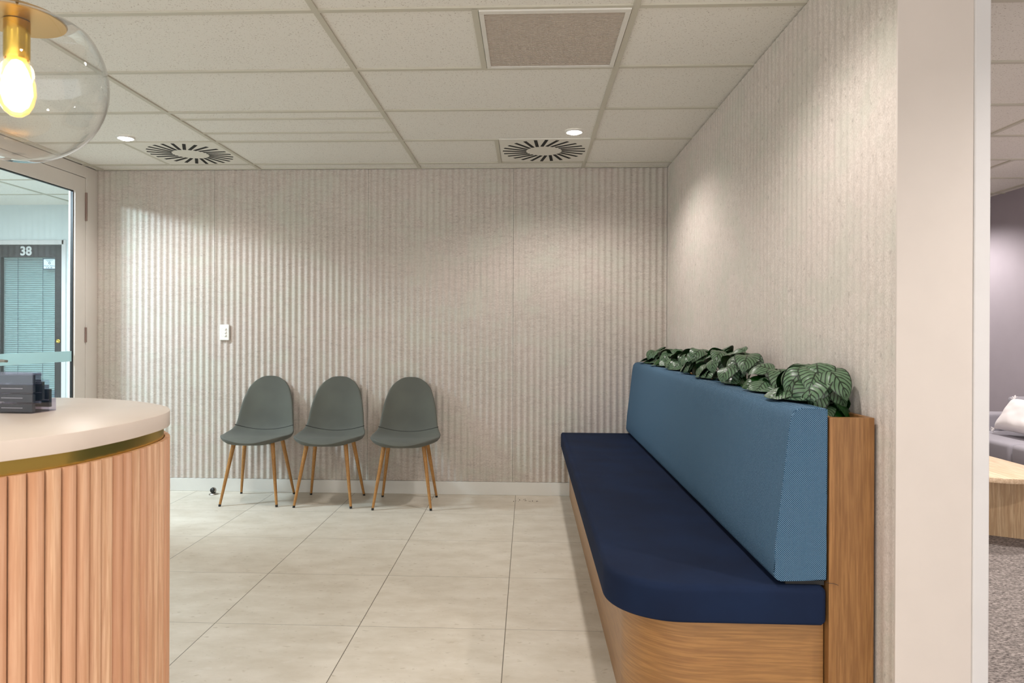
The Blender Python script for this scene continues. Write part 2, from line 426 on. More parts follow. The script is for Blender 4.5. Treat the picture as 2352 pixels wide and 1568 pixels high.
for xx in (-4.3, -5.5): box(bm, xx-.01, xx+.01, -3.5, 6.62, ZC-.0006, ZC+.009)
st(from_bm('ceiling_grid_corridor', bm, M['tbar']))

# left side: glazed shopfront with a hinged glass door
TX = .05
st(bx('trim_3', XL-TX-.02, XL+.004, 5.058, D+.012, 0, ZC, M['frame'], bev=.002))               # fixed jamb by the back wall
st(bx('trim_4', XL-TX-.02, XL+.004, -3.5, 5.058, 2.322, ZC, M['frame'], bev=.002))             # head above the door
door = bx('door_1', XL-TX, XL, 4.935, 5.054, .004, 2.318, M['frame'], bev=.002); st(door)     # hinge stile of the door leaf
bx('door_rail', XL-TX, XL, 4.14, 4.935, 2.206, 2.318, M['frame'], door)
bx('door_rail', XL-TX, XL, 4.14, 4.935, .004, .18, M['frame'], door)
bx('door_stile', XL-TX, XL, 4.02, 4.14, .004, 2.318, M['frame'], door, bev=.002)
bm = bmesh.new()
for (y0, y1, z0, z1) in ((4.929, 4.935, .18, 2.206), (4.14, 4.146, .18, 2.206), (4.146, 4.929, 2.200, 2.206), (4.146, 4.929, .18, .186)):
    box(bm, XL-.032, XL-.012, y0-.001, y1, z0, z1)
g_ = from_bm('door_gasket', bm, M['black'], door)
bx('door_glass', XL-.024, XL-.020, 4.146, 4.929, .186, 2.200, M['glass'], door)
bx('frosted_band', XL-.0195, XL-.0190, 4.146, 4.929, HC-.224, HC-.150, M['frost'], door)
bm = bmesh.new()
cone(bm, (XL, 4.08, 1.012), (XL+.010, 4.08, 1.012), .026, .026, 24)
cone(bm, (XL+.008, 4.08, 1.012), (XL+.058, 4.08, 1.012), .0085, .0085, 12)
tube(bm, [(XL+.056, 4.07, 1.012), (XL+.058, 4.10, 1.012), (XL+.058, 4.15, 1.013), (XL+.058, 4.198, 1.009)], [.009, .010, .010, .009], 10)
from_bm('door_handle', bm, M['steel'], door, smooth=True)
for z0, z1 in ((2.005, 2.212), (1.112, 1.222), (.12, .23)):
    bm = bmesh.new()
    cone(bm, (XL+.006, 5.052, z0), (XL+.006, 5.052, z1), .0075, .0075, 14)
    for q in (.33, .66): 
        zz = z0+(z1-z0)*q; cone(bm, (XL+.006, 5.052, zz-.001), (XL+.006, 5.052, zz+.001), .0083, .0083, 14)
    from_bm('hinge', bm, M['hinge'], door)
# unseen glazing towards the camera side, added to let in corridor light
st(bx('trim_5', XL-TX, XL, 3.90, 4.012, 0, 2.322, M['frame']))
wp = bx('added_glazing_1', XL-TX, XL, -3.5, 3.90, 0, .1, M['frame']); st(wp)
bx('added_glazing_frame', XL-TX, XL, 1.9, 2.0, .1, 2.322, M['frame'], wp)
bx('added_glazing_pane', XL-.025, XL-.020, 2.0, 3.90, .1, 2.322, M['glass'], wp); bx('added_glazing_pane', XL-.025, XL-.020, -3.5, 1.9, .1, 2.322, M['glass'], wp)

# corridor beyond
YC = 6.618
st(bx('wall_corridor', -7, -5.43, YC, YC+.12, 0, ZC+.02, M['corr_wall']))
st(bx('wall_corridor_right', -4.475, XL-.07, YC, YC+.12, 0, ZC+.02, M['corr_wall']))
st(bx('wall_corridor_top', -5.43, -4.475, YC, YC+.12, 2.07, ZC+.02, M['corr_wall']))
st(bx('wall_corridor_side', XL-.13, XL-.071, D+.016, YC, 0, ZC+.02, M['corr_wall']))
st(bx('wall_corridor_left', -7.1, -7, -3.5, YC, 0, ZC+.02, M['corr_wall']))
bm = bmesh.new()   # architrave
box(bm, -5.43, -4.475, YC-.012, YC+.05, 2.026, 2.07, .003); box(bm, -4.497, -4.455, YC-.012, YC+.05, 0, 2.07, .003); box(bm, -5.45, -5.408, YC-.012, YC+.05, 0, 2.07, .003)
st(from_bm('trim_6', bm, M['strip']))
bm = bmesh.new()
dx0, dx1 = -5.405, -4.50
box(bm, dx0, dx1, YC+.008, YC+.048, 1.907, 2.022); box(bm, -4.574, dx1, YC+.008, YC+.048, .005, 1.907)
box(bm, dx0, -5.112, YC+.008, YC+.048, .005, 1.907); box(bm, -5.112, -4.574, YC+.008, YC+.048, .005, .25)
d38 = st(from_bm('door_2', bm, M['door_dark']))
bx('door_pane', -5.112, -4.574, YC+.026, YC+.030, .25, 1.907, thin_glass('green_pane', (.90, .95, .95, 1), 1.0), d38)
bm = bmesh.new(); lathe(bm, [(0, 0), (.017, .001), (.021, .006), (.020, .014), (.016, .018), (.007, .018), (.006, .012), (0, .012)], 24)
k = from_bm('door_lock', bm, M['brass'], d38, smooth=True); k.rotation_euler = (PI/2, 0, 0); k.location = (-4.532, YC+.008, 1.095)
text_mesh('door_number', '38', .118, M['ink'], d38, (-4.863, YC+.006, 1.962), (PI/2, 0, 0), .0012, bold=.0035)
# small notice on the glass
nt = empty('alarm_notice', (-4.638, YC+.024, 1.842), 'small white alarm company notice with dark border on door 38 glass', 'sign')
bm = bmesh.new(); box(bm, -.066, .066, -.001, 0, -.053, .053); from_bm('notice_border', bm, M['dark_ink'], nt)
bm = bmesh.new(); box(bm, -.058, .058, -.002, -.001, -.045, .046); from_bm('notice_card', bm, plain('notice_card', lin(214,232,238), .5), nt)
text_mesh('notice_name', 'Modern Alarms', .0245, M['dark_ink'], nt, (0, -.0024, -.019), (PI/2, 0, 0), .0002, xs=.68)
bm = bmesh.new()
for a in range(28):
    a0, a1 = 2*PI*a/28, 2*PI*(a+1)/28
    q = [bm.verts.new((r*math.cos(t), -.0023, .008+r*math.sin(t))) for r, t in ((.0065, a0), (.0115, a0), (.0115, a1), (.0065, a1))]
    bm.faces.new(q)
from_bm('notice_emblem', bm, M['dark_ink'], nt); bm = bmesh.new()
for x0, x1, z in ((-.036, .020, .036), (.022, .034, .0355), (-.024, .010, .025), (.013, .019, .025)): box(bm, x0, x1, -.0024, -.002, z-.0017, z+.0017)
from_bm('notice_print', bm, M['dark_ink'], nt); bm = bmesh.new()
for x0, x1 in ((-.032, -.022), (-.016, -.001), (.008, .029)): box(bm, x0, x1, -.0024, -.002, -.041, -.0345)
from_bm('notice_print', bm, M['dark_ink'], nt)
# venetian blind behind the pane
vb = empty('venetian_blind', (-4.84, YC+.08, .25), 'pale green venetian blind hanging behind the glass of door 38', 'blind')
bm = bmesh.new()
for i in range(88):
    z = .02+i*.0186
    a = bm.verts.new((-.36, -.011, z-.0062)); b = bm.verts.new((.36, -.011, z-.0062)); c = bm.verts.new((.36, 0, z+.001)); d = bm.verts.new((-.36, 0, z+.001))
    e = bm.verts.new((.36, .011, z+.0062)); f = bm.verts.new((-.36, .011, z+.0062))
    bm.faces.new((a, b, c, d)); bm.faces.new((d, c, e, f))
from_bm('slats', bm, M['blind'], vb)
for x in (-.145, .105): bx('ladder_cord', x-.0015, x+.0015, -.014, -.0125, 0, 1.66, M['dark_ink'], vb)
bx('head_rail', -.36, .36, -.015, .015, 1.655, 1.69, M['blind'], vb)
st(bx('wall_behind_blind', -5.6, -4.3, YC+.35, YC+.36, 0, 2.4, M['corr_wall']))

# ================================================================ CEILING FITTINGS
def downlight(x, y, power, label, cool=False):
    e = empty('downlight', (x, y, ZC), label, 'ceiling light', 'recessed ceiling downlights')
    bm = bmesh.new(); lathe(bm, [(.042, .004), (.044, -.004), (.050, -.006), (.054, -.003), (.055, .0065)], 40)
    from_bm('trim_ring', bm, M['white'], e, smooth=True)
    bm = bmesh.new(); lathe(bm, [(0, -.016), (.012, -.0155), (.024, -.013), (.034, -.009), (.042, -.002)], 40)  # dome bulges below the ring to imitate the lamp's bloom
    o = from_bm('diffuser', bm, M['lamp_cool'] if cool else M['lamp'], e)
    spot('downlight_beam', (0, 0, -.022), power, COOL if cool else WARM, 150, .55, .045, e)
    return e
downlight(.272, 4.251, P_DOWN, 'round recessed downlight beside the right slotted air vent')
downlight(-2.52, 4.306, P_DOWN*.8, 'round recessed downlight beside the left slotted air vent')
for (x, y) in ((.272, 2.15), (.272, -.1), (-1.1, -.3), (-2.5, -.3), (.4, -2.2), (-2.0, -2.2)):  # unseen downlights for general fill; the nearest follows the wall scallop
    e = downlight(x, y, P_BACK, 'unseen round recessed downlight outside the view, for general fill')
for (x, y) in ((2.2, 1.0), (2.1, 3.6), (3.5, 4.3), (3.35, 6.5)):  # unseen lamps added to brighten the lounge, kept out of sight
    e = downlight(x, y, P_ROOM_FILL, 'unseen downlight added to brighten the adjoining lounge')
    e['group'] = 'added lounge fill lights'
e = downlight(-3.96, 4.2, 0, 'large round cool white ceiling light in the corridor near the glass door', True)
e.scale = (4.2, 4.2, 1); bpy.data.objects.remove([c for c in e.children if c.type == 'LIGHT'][0])
disc_light('panel_light', (-3.96, 4.2, ZC-.03), P_CORR, COOL, .36, None)
for (x, y) in ((-4.9, 5.6), (-5.0, 3.0)):
    e = downlight(x, y, P_CORR2, 'round cool white downlight in the corridor ceiling', True); e['group'] = 'corridor downlights'

def swirl_vent(x, y, label):
    e = empty('air_vent', (x, y, ZC), label, 'air vent', 'slotted ceiling air vents')
    bx('vent_plate', -.288, .288, -.288, .288, -.001, .006, M['tile_plate'], e)
    bm = bmesh.new(); n = 24
    for i in range(n):
        a = 2*PI*(i+.5)/n; r0, r1 = .118, .273; tw = math.radians(-10)
        # skewed radial slot, constant width
        p0 = Vector((r0*math.cos(a), r0*math.sin(a))); p1 = Vector((r1*math.cos(a-tw), r1*math.sin(a-tw)))
        d = (p1-p0).normalized(); nn = Vector((-d.y, d.x))*.0105
        q = [p0-nn, p0+nn, p1+nn, p1-nn]
        lo = [bm.verts.new((v.x, v.y, -.0022)) for v in q]; hi = [bm.verts.new((v.x, v.y, .003)) for v in q]
        bm.faces.new(lo[::-1]); bm.faces.new(hi)
        for k in range(4): bm.faces.new((lo[k], lo[(k+1) % 4], hi[(k+1) % 4], hi[k]))
    from_bm('slots', bm, plain('slot_dark', lin(20,20,18), .8), e)
    return e
M['tile_plate'] = plain('vent_plate_paint', lin(224,220,210), .6)
swirl_vent(.100, GY-.333, 'square ceiling air vent with radial slots near the right wall')
swirl_vent(-2.303, GY-.315, 'square ceiling air vent with radial slots near the glass door')
# return air grille
gr = empty('air_grille', (.095, 2.918, ZC), 'large rectangular return air grille with fine mesh in the ceiling', 'air vent')
bm = bmesh.new(); h = .285
box(bm, -h, h, -.288, -.262, -.006, .006, .001); box(bm, -h, h, .266, .288, -.006, .006, .001); box(bm, -h, -.267, -.262, .266, -.006, .006, .001); box(bm, .265, h, -.262, .266, -.006, .006, .001)
from_bm('grille_frame', bm, M['white'], gr)
bx('grille_backing', -.267, .265, -.262, .266, .004, .0065, plain('grille_backing', lin(70,62,56), .8), gr)
bm = bmesh.new()
for i in range(44):
    y = -.262+.528*(i+.5)/44; box(bm, -.267, .265, y-.0030, y+.0030, -.003, .003)
for i in range(60):
    x = -.267+.532*(i+.5)/60; box(bm, x-.0016, x+.0016, -.262, .266, -.001, .004)
from_bm('grille_mesh', bm, M['grille'], gr)

# ================================================================ WALL SWITCH, DOOR STOP
sw = empty('light_switch', (-2.266, D-.004, 1.189), 'white wall plate with three rocker switches on the ribbed wall', 'light switch')
bx('switch_plate', -.035, .035, -.014, .004, -.058, .058, plain('switch_white', lin(240,238,232), .3), sw, bev=.003)
for z in (-.024, 0, .024):
    bm = bmesh.new(); lathe(bm, [(0, .006), (.007, .006), (.0095, .003), (.0105, 0)], 20)
    for v in bm.verts: v.co.x += .008
    o = from_bm('rocker', bm, bpy.data.materials['switch_white'], sw, smooth=True); o.rotation_euler = (PI/2, 0, 0); o.location = (0, -.014, z)
    bm = bmesh.new(); lathe(bm, [(.0075, 0), (.0083, .001), (.009, 0)], 20)
    o = from_bm('rocker_ring', bm, M['frame'], sw); o.rotation_euler = (PI/2, 0, 0); o.location = (-.012, -.014, z)
ds = empty('door_stop', (-2.305, 5.085, 0), 'small silver door stop with black rubber on the floor by the skirting', 'door stop')
bm = bmesh.new(); lathe(bm, [(0, 0), (.034, 0), (.033, .004), (.020, .010), (.017, .012), (0, .013)], 28); from_bm('base', bm, M['steel'], ds, smooth=True)
bm = bmesh.new(); lathe(bm, [(0, -.016), (.014, -.014), (.021, -.004), (.022, .006), (.019, .014)], 28)
o = from_bm('cup', bm, M['steel'], ds, smooth=True); o.location = (0, 0, .029); o.rotation_euler = (math.radians(78), 0, math.radians(-12))
bm = bmesh.new(); lathe(bm, [(.019, .010), (.0165, .020), (0, .023)], 28)
o = from_bm('rubber_buffer', bm, M['black'], ds, smooth=True); o.location = (0, 0, .029); o.rotation_euler = (math.radians(78), 0, math.radians(-12))

# ================================================================ CHAIRS
def chair_shell():
    """one padded shell: seat flowing into the backrest, mapped from a disc"""
    prof = [(-.255, .438), (-.235, .452), (-.19, .462), (-.12, .462), (-.04, .455), (.03, .452), (.09, .460), (.128, .486), (.150, .530),
            (.168, .590), (.186, .660), (.203, .730), (.218, .795), (.228, .845), (.231, .868)]
    hw_ = [.0, .135, .205, .238, .248, .248, .236, .221, .212, .205, .194, .177, .152, .108, .0]
    # resample smoothly
    n = 44
    P = [Vector((0, y, z)) for y, z in prof]
    L = [0]
    for a, b in zip(P, P[1:]): L.append(L[-1]+(b-a).length)
    def at(s, arr):
        s = min(max(s, 0), L[-1])
        for i in range(len(L)-1):
            if s <= L[i+1]+1e-9: break
        t = (s-L[i])/(L[i+1]-L[i]); i0, i3 = max(i-1, 0), min(i+2, len(arr)-1)
        p0, p1, p2, p3 = arr[i0], arr[i], arr[i+1], arr[i3]
        return .5*((2*p1)+(p2-p0)*t+(2*p0-5*p1+4*p2-p3)*t*t+(3*p1-p0-3*p2+p3)*t**3)
    bm = bmesh.new(); m = 18; grid = []
    lmax = L[-1]
    for i in range(n+1):
        a = i/n; s = lmax*(.5-.5*math.cos(PI*a))*.95 + lmax*a*.05
        p = at(s, P); hwid = at(s, hw_)
        if i in (0, n): hwid = 0
        e0 = min(s, .14)/.14; e1 = min(lmax-s, .16)/.16
        rnd = math.sqrt(max(0, 1-(1-e0)**2))*math.sqrt(max(0, 1-(1-e1)**2))
        base = at(min(max(s, .12), lmax-.13), hw_)
        hwid = base*rnd if (s < .14 or s > lmax-.16) else hwid
        up = max(0, min(1, (s-.34)/.22)); row = []
        for j in range(m+1):
            u = -1+2*j/m; x = hwid*u; c = (u*u)*(hwid/.23)**2
            dy = -.050*c*up*(1-.45*max(0, (s-.6)/(lmax-.6)))          # backrest wraps forward
            mid = math.exp(-((s-.37)/.13)**2)
            dz = .014*c*(1-up); dy -= .030*c*mid; dz += .020*c*mid
            row.append(bm.verts.new((x, p.y+dy, p.z+dz)))
        grid.append(row)
    for i in range(n):
        for j in range(m):
            q = [grid[i][j], grid[i][j+1], grid[i+1][j+1], grid[i+1][j]]
            try: bm.faces.new(q)
            except ValueError: pass
    # second skin below / behind, closing to a rounded rim
    T = .036; low = []
    svals = [lmax*(.5-.5*math.cos(PI*i/n))*.95 + lmax*(i/n)*.05 for i in range(n+1)]
    for i in range(n+1):
        row = []
        for j in range(m+1):
            a = grid[min(i+1, n)][j].co-grid[max(i-1, 0)][j].co; b = grid[max(1, min(i, n-1))][min(j+1, m)].co-grid[max(1, min(i, n-1))][max(j-1, 0)].co
            nn = b.cross(a)
            nn = nn.normalized() if nn.length > 1e-9 else Vector((0, 0, 1))
            if nn.z < 0 and svals[i] < .3: nn = -nn
            if svals[i] >= .3 and nn.y > 0: nn = -nn
            u = -1+2*j/m; d = min(svals[i], lmax-svals[i], .035)/.035
            f = math.sqrt(max(0, 1-abs(u)**16))*math.sqrt(max(0, 1-(1-d)**2.5))
            row.append(bm.verts.new(grid[i][j].co-nn*T*f))
        low.append(row)
    for i in range(n):
        for j in range(m):
            try: bm.faces.new([low[i][j+1], low[i][j], low[i+1][j], low[i+1][j+1]])
            except ValueError: pass
    bmesh.ops.remove_doubles(bm, verts=bm.verts[:], dist=.0004)
    bmesh.ops.recalc_face_normals(bm, faces=bm.faces[:])
    seam = [(grid[i][j].co.copy() if grid[i][j].is_valid else None) for i in [0] for j in []]
    return bm, at, P, hw_, lmax
def make_chair():
    e = empty('side_chair', (0, 0, 0), 'x', 'chair')
    bm, at, P, hw_, lmax = chair_shell()
    # orient normals so that solidify grows down/back
    me = bpy.data.meshes.new('shell'); bm.to_mesh(me); bm.free()
    o = link('seat_shell', me, M['chair'], e, True)
    md = o.modifiers.new('s', 'SUBSURF'); md.levels = 1; md.render_levels = 1
    # seam line across the fold
    s = .392; pts = []
    p = at(s, P); hwid = at(s, hw_)
    for j in range(25):
        u = (-1+2*j/24)*.985; ss = s+.020*u*u; p = at(ss, P); hwid = at(ss, hw_)
        up = max(0, min(1, (ss-.34)/.22)); c = u*u*(hwid/.23)**2; mid = math.exp(-((ss-.37)/.13)**2)
        pts.append((hwid*u, p.y-.050*c*up-.030*c*mid-.0008, p.z+.014*c*(1-up)+.020*c*mid+.0008))
    bm = bmesh.new(); tube(bm, pts, .0024, 6); from_bm('seam', bm, M['seam'], e)
    # steel fixing plate under the seat
    bm = bmesh.new(); box(bm, -.13, .13, -.15, -.12, .418, .432, .003); box(bm, -.13, .13, .07, .10, .418, .432, .003); box(bm, -.02, .02, -.13, .08, .418, .432, .003)
    from_bm('under_frame', bm, M['black'], e)
    for sx in (-1, 1):
        for (yt, yb) in ((-.115, -.205), (.085, .175)):
            top = Vector((sx*.135, yt, .425)); bot = Vector((sx*.195, yb, .012))
            bm = bmesh.new(); cone(bm, bot, top, .0085, .0150, 20)
            lg = from_bm('leg', bm, M['leg_wood'], e, angle=40)
            bm = bmesh.new(); d = (bot-top).normalized(); cone(bm, bot+d*.0125, bot-d*.002, .0085, .0088, 16); from_bm('foot_cap', bm, M['black'], lg)
    return e
ch = make_chair()
def place(o, x, y, rz, label):
    o.location = (x, y, 0); o.rotation_euler[2] = rz; o['label'] = label; o['group'] = 'grey side chairs along the ribbed wall'
place(ch, -1.912, 4.945, 0.02, 'grey upholstered side chair with timber legs, leftmost of three, nearest the light switch')
c2 = copy_tree(ch); place(c2, -1.392, 4.935, 0.0, 'grey upholstered side chair with timber legs, the middle one of three')
c3 = copy_tree(ch); place(c3, -.850, 4.905, 0.03, 'grey upholstered side chair with timber legs, rightmost of three, nearest the bench')

# ================================================================ BANQUETTE
def rounded_rect_outline(x0, x1, y0, y1, r, n=14):
    """rectangle with the (x0,y0) corner rounded"""
    pts = [(x1, y0), (x1, y1), (x0, y1)]
    for k in range(n+1):
        a = PI + (PI/2)*k/n
        pts.append((x0+r+r*math.cos(a), y0+r+r*math.sin(a)))
    return pts
YB0 = 2.082; YB1 = D-.006
bq = empty('banquette_bench', (.6, 3.6, 0), 'long built-in banquette bench with oak base and navy seat along the right wall', 'bench')
def W2L(bm, o=(.6, 3.6, 0)):
    for v in bm.verts: v.co -= Vector(o)
bm = bmesh.new(); prism(bm, rounded_rect_outline(.307, .868, YB0+.022, YB1, .22, 20), 0, .356)
W2L(bm); from_bm('base_panel', bm, M['oak_h'], bq, angle=30)
bm = bmesh.new()
def densify(out, step=.05):
    r = []
    for i in range(len(out)):
        a, b = Vector(out[i-1]), Vector(out[i]); k = max(1, int((b-a).length/step))
        for j in range(k): r.append(tuple(a+(b-a)*(j+1)/k))
    return r
ol = rounded_rect_outline(.243, .866, YB0-.016, YB1, .215, 20)
# soften the other near corner too
prism(bm, densify([(.866, YB0-.010+.012), (.866, YB1), (.243, YB1)] + ol[3:] + [(.850, YB0-.016)]), .356, .468, .022, .012, 5)
W2L(bm); so = from_bm('seat_cushion', bm, M['navy'], bq, angle=60)
# planter box behind the backrest: hollow top
pl = empty('planter_box', (.94, 3.6, 0), 'tall narrow oak planter box between the blue backrest and the right wall', 'planter')
bm = bmesh.new(); x0, x1 = .872, XR-.0085; t_ = .016; zt = .957
y0, y1 = YB0-.006, YB1
box(bm, x0, x0+t_, y0, y1, 0, zt, .001); box(bm, x1-t_, x1, y0, y1, 0, zt, .001); box(bm, x0+t_-.001, x1-t_+.001, y0, y0+.018, 0, zt, .001); box(bm, x0+t_-.001, x1-t_+.001, y1-.018, y1, 0, zt, .001)
W2L(bm, (.94, 3.6, 0)); from_bm('box_panels', bm, M['oak_v'], pl)
bm = bmesh.new(); box(bm, x0+t_, x1-t_, y0+.018, y1-.018, .60, .938); W2L(bm, (.94, 3.6, 0)); from_bm('liner', bm, M['soil'], pl)
# backrest cushion
bm = bmesh.new()
sec = [(.866, .484), (.735, .480), (.722, .486), (.716, .500), (.722, .60), (.736, .72), (.750, .84), (.760, .93), (.766, .962), (.778, .978), (.800, .985), (.866, .982)]
def sub(sec, n=3):
    r = []
    for i in range(len(sec)):
        a, b = Vector(sec[i-1]), Vector(sec[i])
        for j in range(n): r.append(a+(b-a)*(j+1)/n)
    return r
sec = sub(sec, 2); rings = []
cen = Vector((.80, .73)); N = 60
yy0, yy1 = YB0-.004, YB1-.002
stations = [(yy0, .984), (yy0+.003, .994), (yy0+.008, 1.0)] + [(yy0+.008+(yy1-yy0-.016)*i/N, 1.0) for i in range(1, N)] + [(yy1-.008, 1.0), (yy1-.003, .994), (yy1, .984)]
for y, s in stations:
    row = []
    for p in sec:
        q = cen+(p-cen)*s
        q.x = min(q.x, .868)
        wob = .0025*noise.noise(Vector((p.x*6, y*3.2, p.y*4)))
        row.append(bm.verts.new((q.x-(wob if q.x < .8 else 0), y, q.y+.5*wob)))
    rings.append(row)
for a, b in zip(rings, rings[1:]):
    for k_ in range(len(a)): bm.faces.new((a[k_], a[(k_+1) % len(a)], b[(k_+1) % len(a)], b[k_]))
bm.faces.new(rings[0][::-1]); bm.faces.new(rings[-1])
W2L(bm); bk = from_bm('back_cushion', bm, M['weave'], bq, angle=45)
bm = bmesh.new(); tube(bm, [(q.co.x, q.co.y, q.co.z) for q in []] or [((cen+(p-cen)*.992).x, yy0+.0015, (cen+(p-cen)*.992).y) for p in sec]+[((cen+(sec[0]-cen)*.992).x, yy0+.0015, (cen+(sec[0]-cen)*.992).y)], .0022, 6)
W2L(bm); from_bm('piping', bm, M['weave'], bk, smooth=True)
bm = bmesh.new(); box(bm, .755, .866, YB0+.012, YB1-.01, .466, .484); W2L(bm); from_bm('gap_shade', bm, M['black'], bq)  # black strip standing in for the shaded gap under the backrest

bm = bmesh.new(); tube(bm, [(.864, YB0-.004, .480), (.874, YB0-.009, .479), (.885, YB0-.010, .4785), (.897, YB0-.010, .474)], .0007, 5)
W2L(bm); from_bm('loose_thread', bm, M['black'], bq)
bm = bmesh.new(); rc = random.Random(4)
for i in range(16):
    x, y, q = rc.gauss(-.03, .06), rc.gauss(5.03, .035), rc.uniform(.0012, .0028)
    y = min(y, 5.15); box(bm, x-q, x+q, y-q, y+q, 0, q*1.4)
cr = from_bm('dirt_crumbs', bm, plain('dark_crumbs', lin(60,48,40), .9)); tag(cr, 'scatter of tiny dark crumbs on the floor by the skirting', 'dirt'); cr['kind'] = 'stuff'
# ================================================================ PLANTS
def leaf(bm, uvl, base, direction, length, width, droop, roll_, fold=.18, seed=0):
    """broad oval leaf: direction = horizontal+vertical start vector"""
    d = Vector(direction).normalized(); side = d.cross(Vector((0, 0, 1)))
    side = side.normalized() if side.length > .05 else Vector((1, 0, 0))
    side = Matrix.Rotation(roll_, 3, d) @ side
    n, m = 11, 6; rows = []; p = Vector(base); step = length/n; cur = d.copy()
    rr = random.Random(seed)
    for i in range(n+1):
        t = i/n
        wd = width*.5*(math.sin(PI*min(1, t**.72*1.0))**.75 if 0 < t < 1 else 0)
        if t > .8: wd *= 1-.25*(t-.8)/.2
        up = side.cross(cur).normalized(); row = []
        for j in range(m+1):
            u = -1+2*j/m
            off = up*(-fold*abs(u)**1.3*wd + .05*wd*math.sin(u*5+t*9+seed))
            row.append(bm.verts.new(p+side*(u*wd)+off))
        rows.append(row)
        axis = side; cur = (Matrix.Rotation(-droop/n*(1+1.0*t), 3, axis) @ cur).normalized(); p = p+cur*step
    for i in range(n):
        for j in range(m):
            f = bm.faces.new((rows[i][j], rows[i][j+1], rows[i+1][j+1], rows[i+1][j])); f.smooth = True
            for lp, (ii, jj) in zip(f.loops, ((i, j), (i, j+1), (i+1, j+1), (i+1, j))):
                lp[uvl].uv = (-1+2*jj/m, ii/n)
def plant(x, y, leaves, label, seed, plain_leaves=()):
    e = empty('striped_leaf_plant', (x, y, .915), label, 'plant', 'striped leaf plants in the planter')
    bm = bmesh.new(); uvl = bm.loops.layers.uv.new('UVMap'); bs = bmesh.new()
    bp = bmesh.new(); uvp = bp.loops.layers.uv.new('UVMap')
    for i, (az, reach, h, L, Wd, droop, rl, tilt) in enumerate(leaves):
        a = math.radians(az); hd = Vector((math.cos(a), math.sin(a), 0))
        b = hd*reach; b.z = h
        if x+b.x > XR-.02: b.x = XR-.02-x
        start = Vector((hd.x*.012, hd.y*.03, -.0))
        pts = [start.lerp(b, t)+Vector((0, 0, .018*math.sin(PI*t))) for t in [k/6 for k in range(7)]]
        tube(bs, pts, .0019, 5)
        dr = Vector((hd.x, hd.y, math.tan(math.radians(tilt))))
        if i in plain_leaves: leaf(bp, uvp, b, dr, L, Wd, droop, rl, seed=seed+i)
        else: leaf(bm, uvl, b, dr, L, Wd, droop, rl, seed=seed+i)
    for b_ in (bm, bp):
        for v in b_.verts:                    # stay clear of the wall, the box rim and the cushion
            wx = x+v.co.x
            if wx > XR-.006: v.co.x = XR-.006-x-random.random()*.002
            wx = x+v.co.x; wz = .915+v.co.z
            lim = .990 if wx < .874 else .926
            if wz < lim+.02: v.co.z = lim-.915+.02*math.exp((wz-lim-.02)/.02)
    for nm, b_, mt in (('foliage', bm, M['leaf']), ('plain_foliage', bp, M['leaf_plain'])):
        if len(b_.faces):
            me = bpy.data.meshes.new(nm); b_.to_mesh(me); link(nm, me, mt, e, True)
        b_.free()
    from_bm('stalks', bs, M['stem'], e, smooth=True)
    return e
def auto_leaves(n, seed, big=1.0, hmax=.15):
    r = random.Random(seed); out = []
    for i in range(n):
        k = i % 4
        az = (i*137.5+r.uniform(-25, 25)) % 360
        hx = math.cos(math.radians(az))
        if hx > .25: az = 180-az+r.uniform(-30, 30)          # the wall side stays empty: leaves turn to the bench
        h = (hmax*.55, hmax*.72, hmax*.9, hmax)[k]*r.uniform(.9, 1.08)
        reach = (.060, .055, .035, .015)[k]*r.uniform(.7, 1.3)
        out.append((az, reach, h, r.uniform(.110, .150)*big, r.uniform(.076, .104)*big, r.uniform(1.3, 2.1), r.uniform(-.6, .6), r.uniform(-15, 25) if k < 2 else r.uniform(5, 40)))
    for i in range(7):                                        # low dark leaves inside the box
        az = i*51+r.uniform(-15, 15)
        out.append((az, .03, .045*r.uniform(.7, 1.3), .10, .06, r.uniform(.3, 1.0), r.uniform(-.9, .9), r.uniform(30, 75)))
    return out
PX = .925
names = {0: 'plant with the largest striped leaves, at the near end of the planter', }
spots = [(2.30, 17, 1.15, 'striped leaf plant at the near end of the planter, one broad pale leaf drooping forward', .185),
         (2.64, 16, 1.05, 'striped leaf plant just behind the nearest plant, bright green leaf undersides showing', .150),
         (3.00, 20, 1.05, 'striped leaf plant third from the near end, fan of large leaves over the cushion', .195),
         (3.36, 20, 1.0, 'striped leaf plant fourth from the near end, leaves lying over the backrest top', .190),
         (3.74, 20, 1.0, 'striped leaf plant at the middle of the planter, upright dark leaf tips', .180),
         (4.12, 20, 1.0, 'striped leaf plant third from the ribbed wall', .172),
         (4.52, 20, 1.0, 'striped leaf plant second from the ribbed wall', .165),
         (4.92, 20, .95, 'striped leaf plant at the far end of the planter beside the ribbed wall', .158)]
for i, (y, n, big, lab, hm) in enumerate(spots):
    lv = auto_leaves(n, 11+i*5, big, hm)
    if i == 0:
        lv += [(-25, .02, .105, .15, .10, 1.5, .2, 20), (-48, .03, .075, .14, .09, 1.3, -.3, 10), (-80, .03, .06, .13, .085, 1.4, .3, 10), (-150, .045, .125, .155, .125, 1.6, .1, 10), (-110, .02, .155, .15, .12, 1.5, -.2, 10), (100, .05, .13, .14, .10, 1.4, 0, 20), (-128, .035, .150, .150, .135, 1.25, .25, 5), (-60, .02, .11, .13, .09, 1.7, 0, 20), (-100, .03, .05, .12, .08, 1.2, .1, 30)]
    plant(PX, y, lv, lab, 100*i, plain_leaves=tuple([1, 9]+list(range(n, n+7))+([n+7, n+8, n+9] if i == 0 else [])))

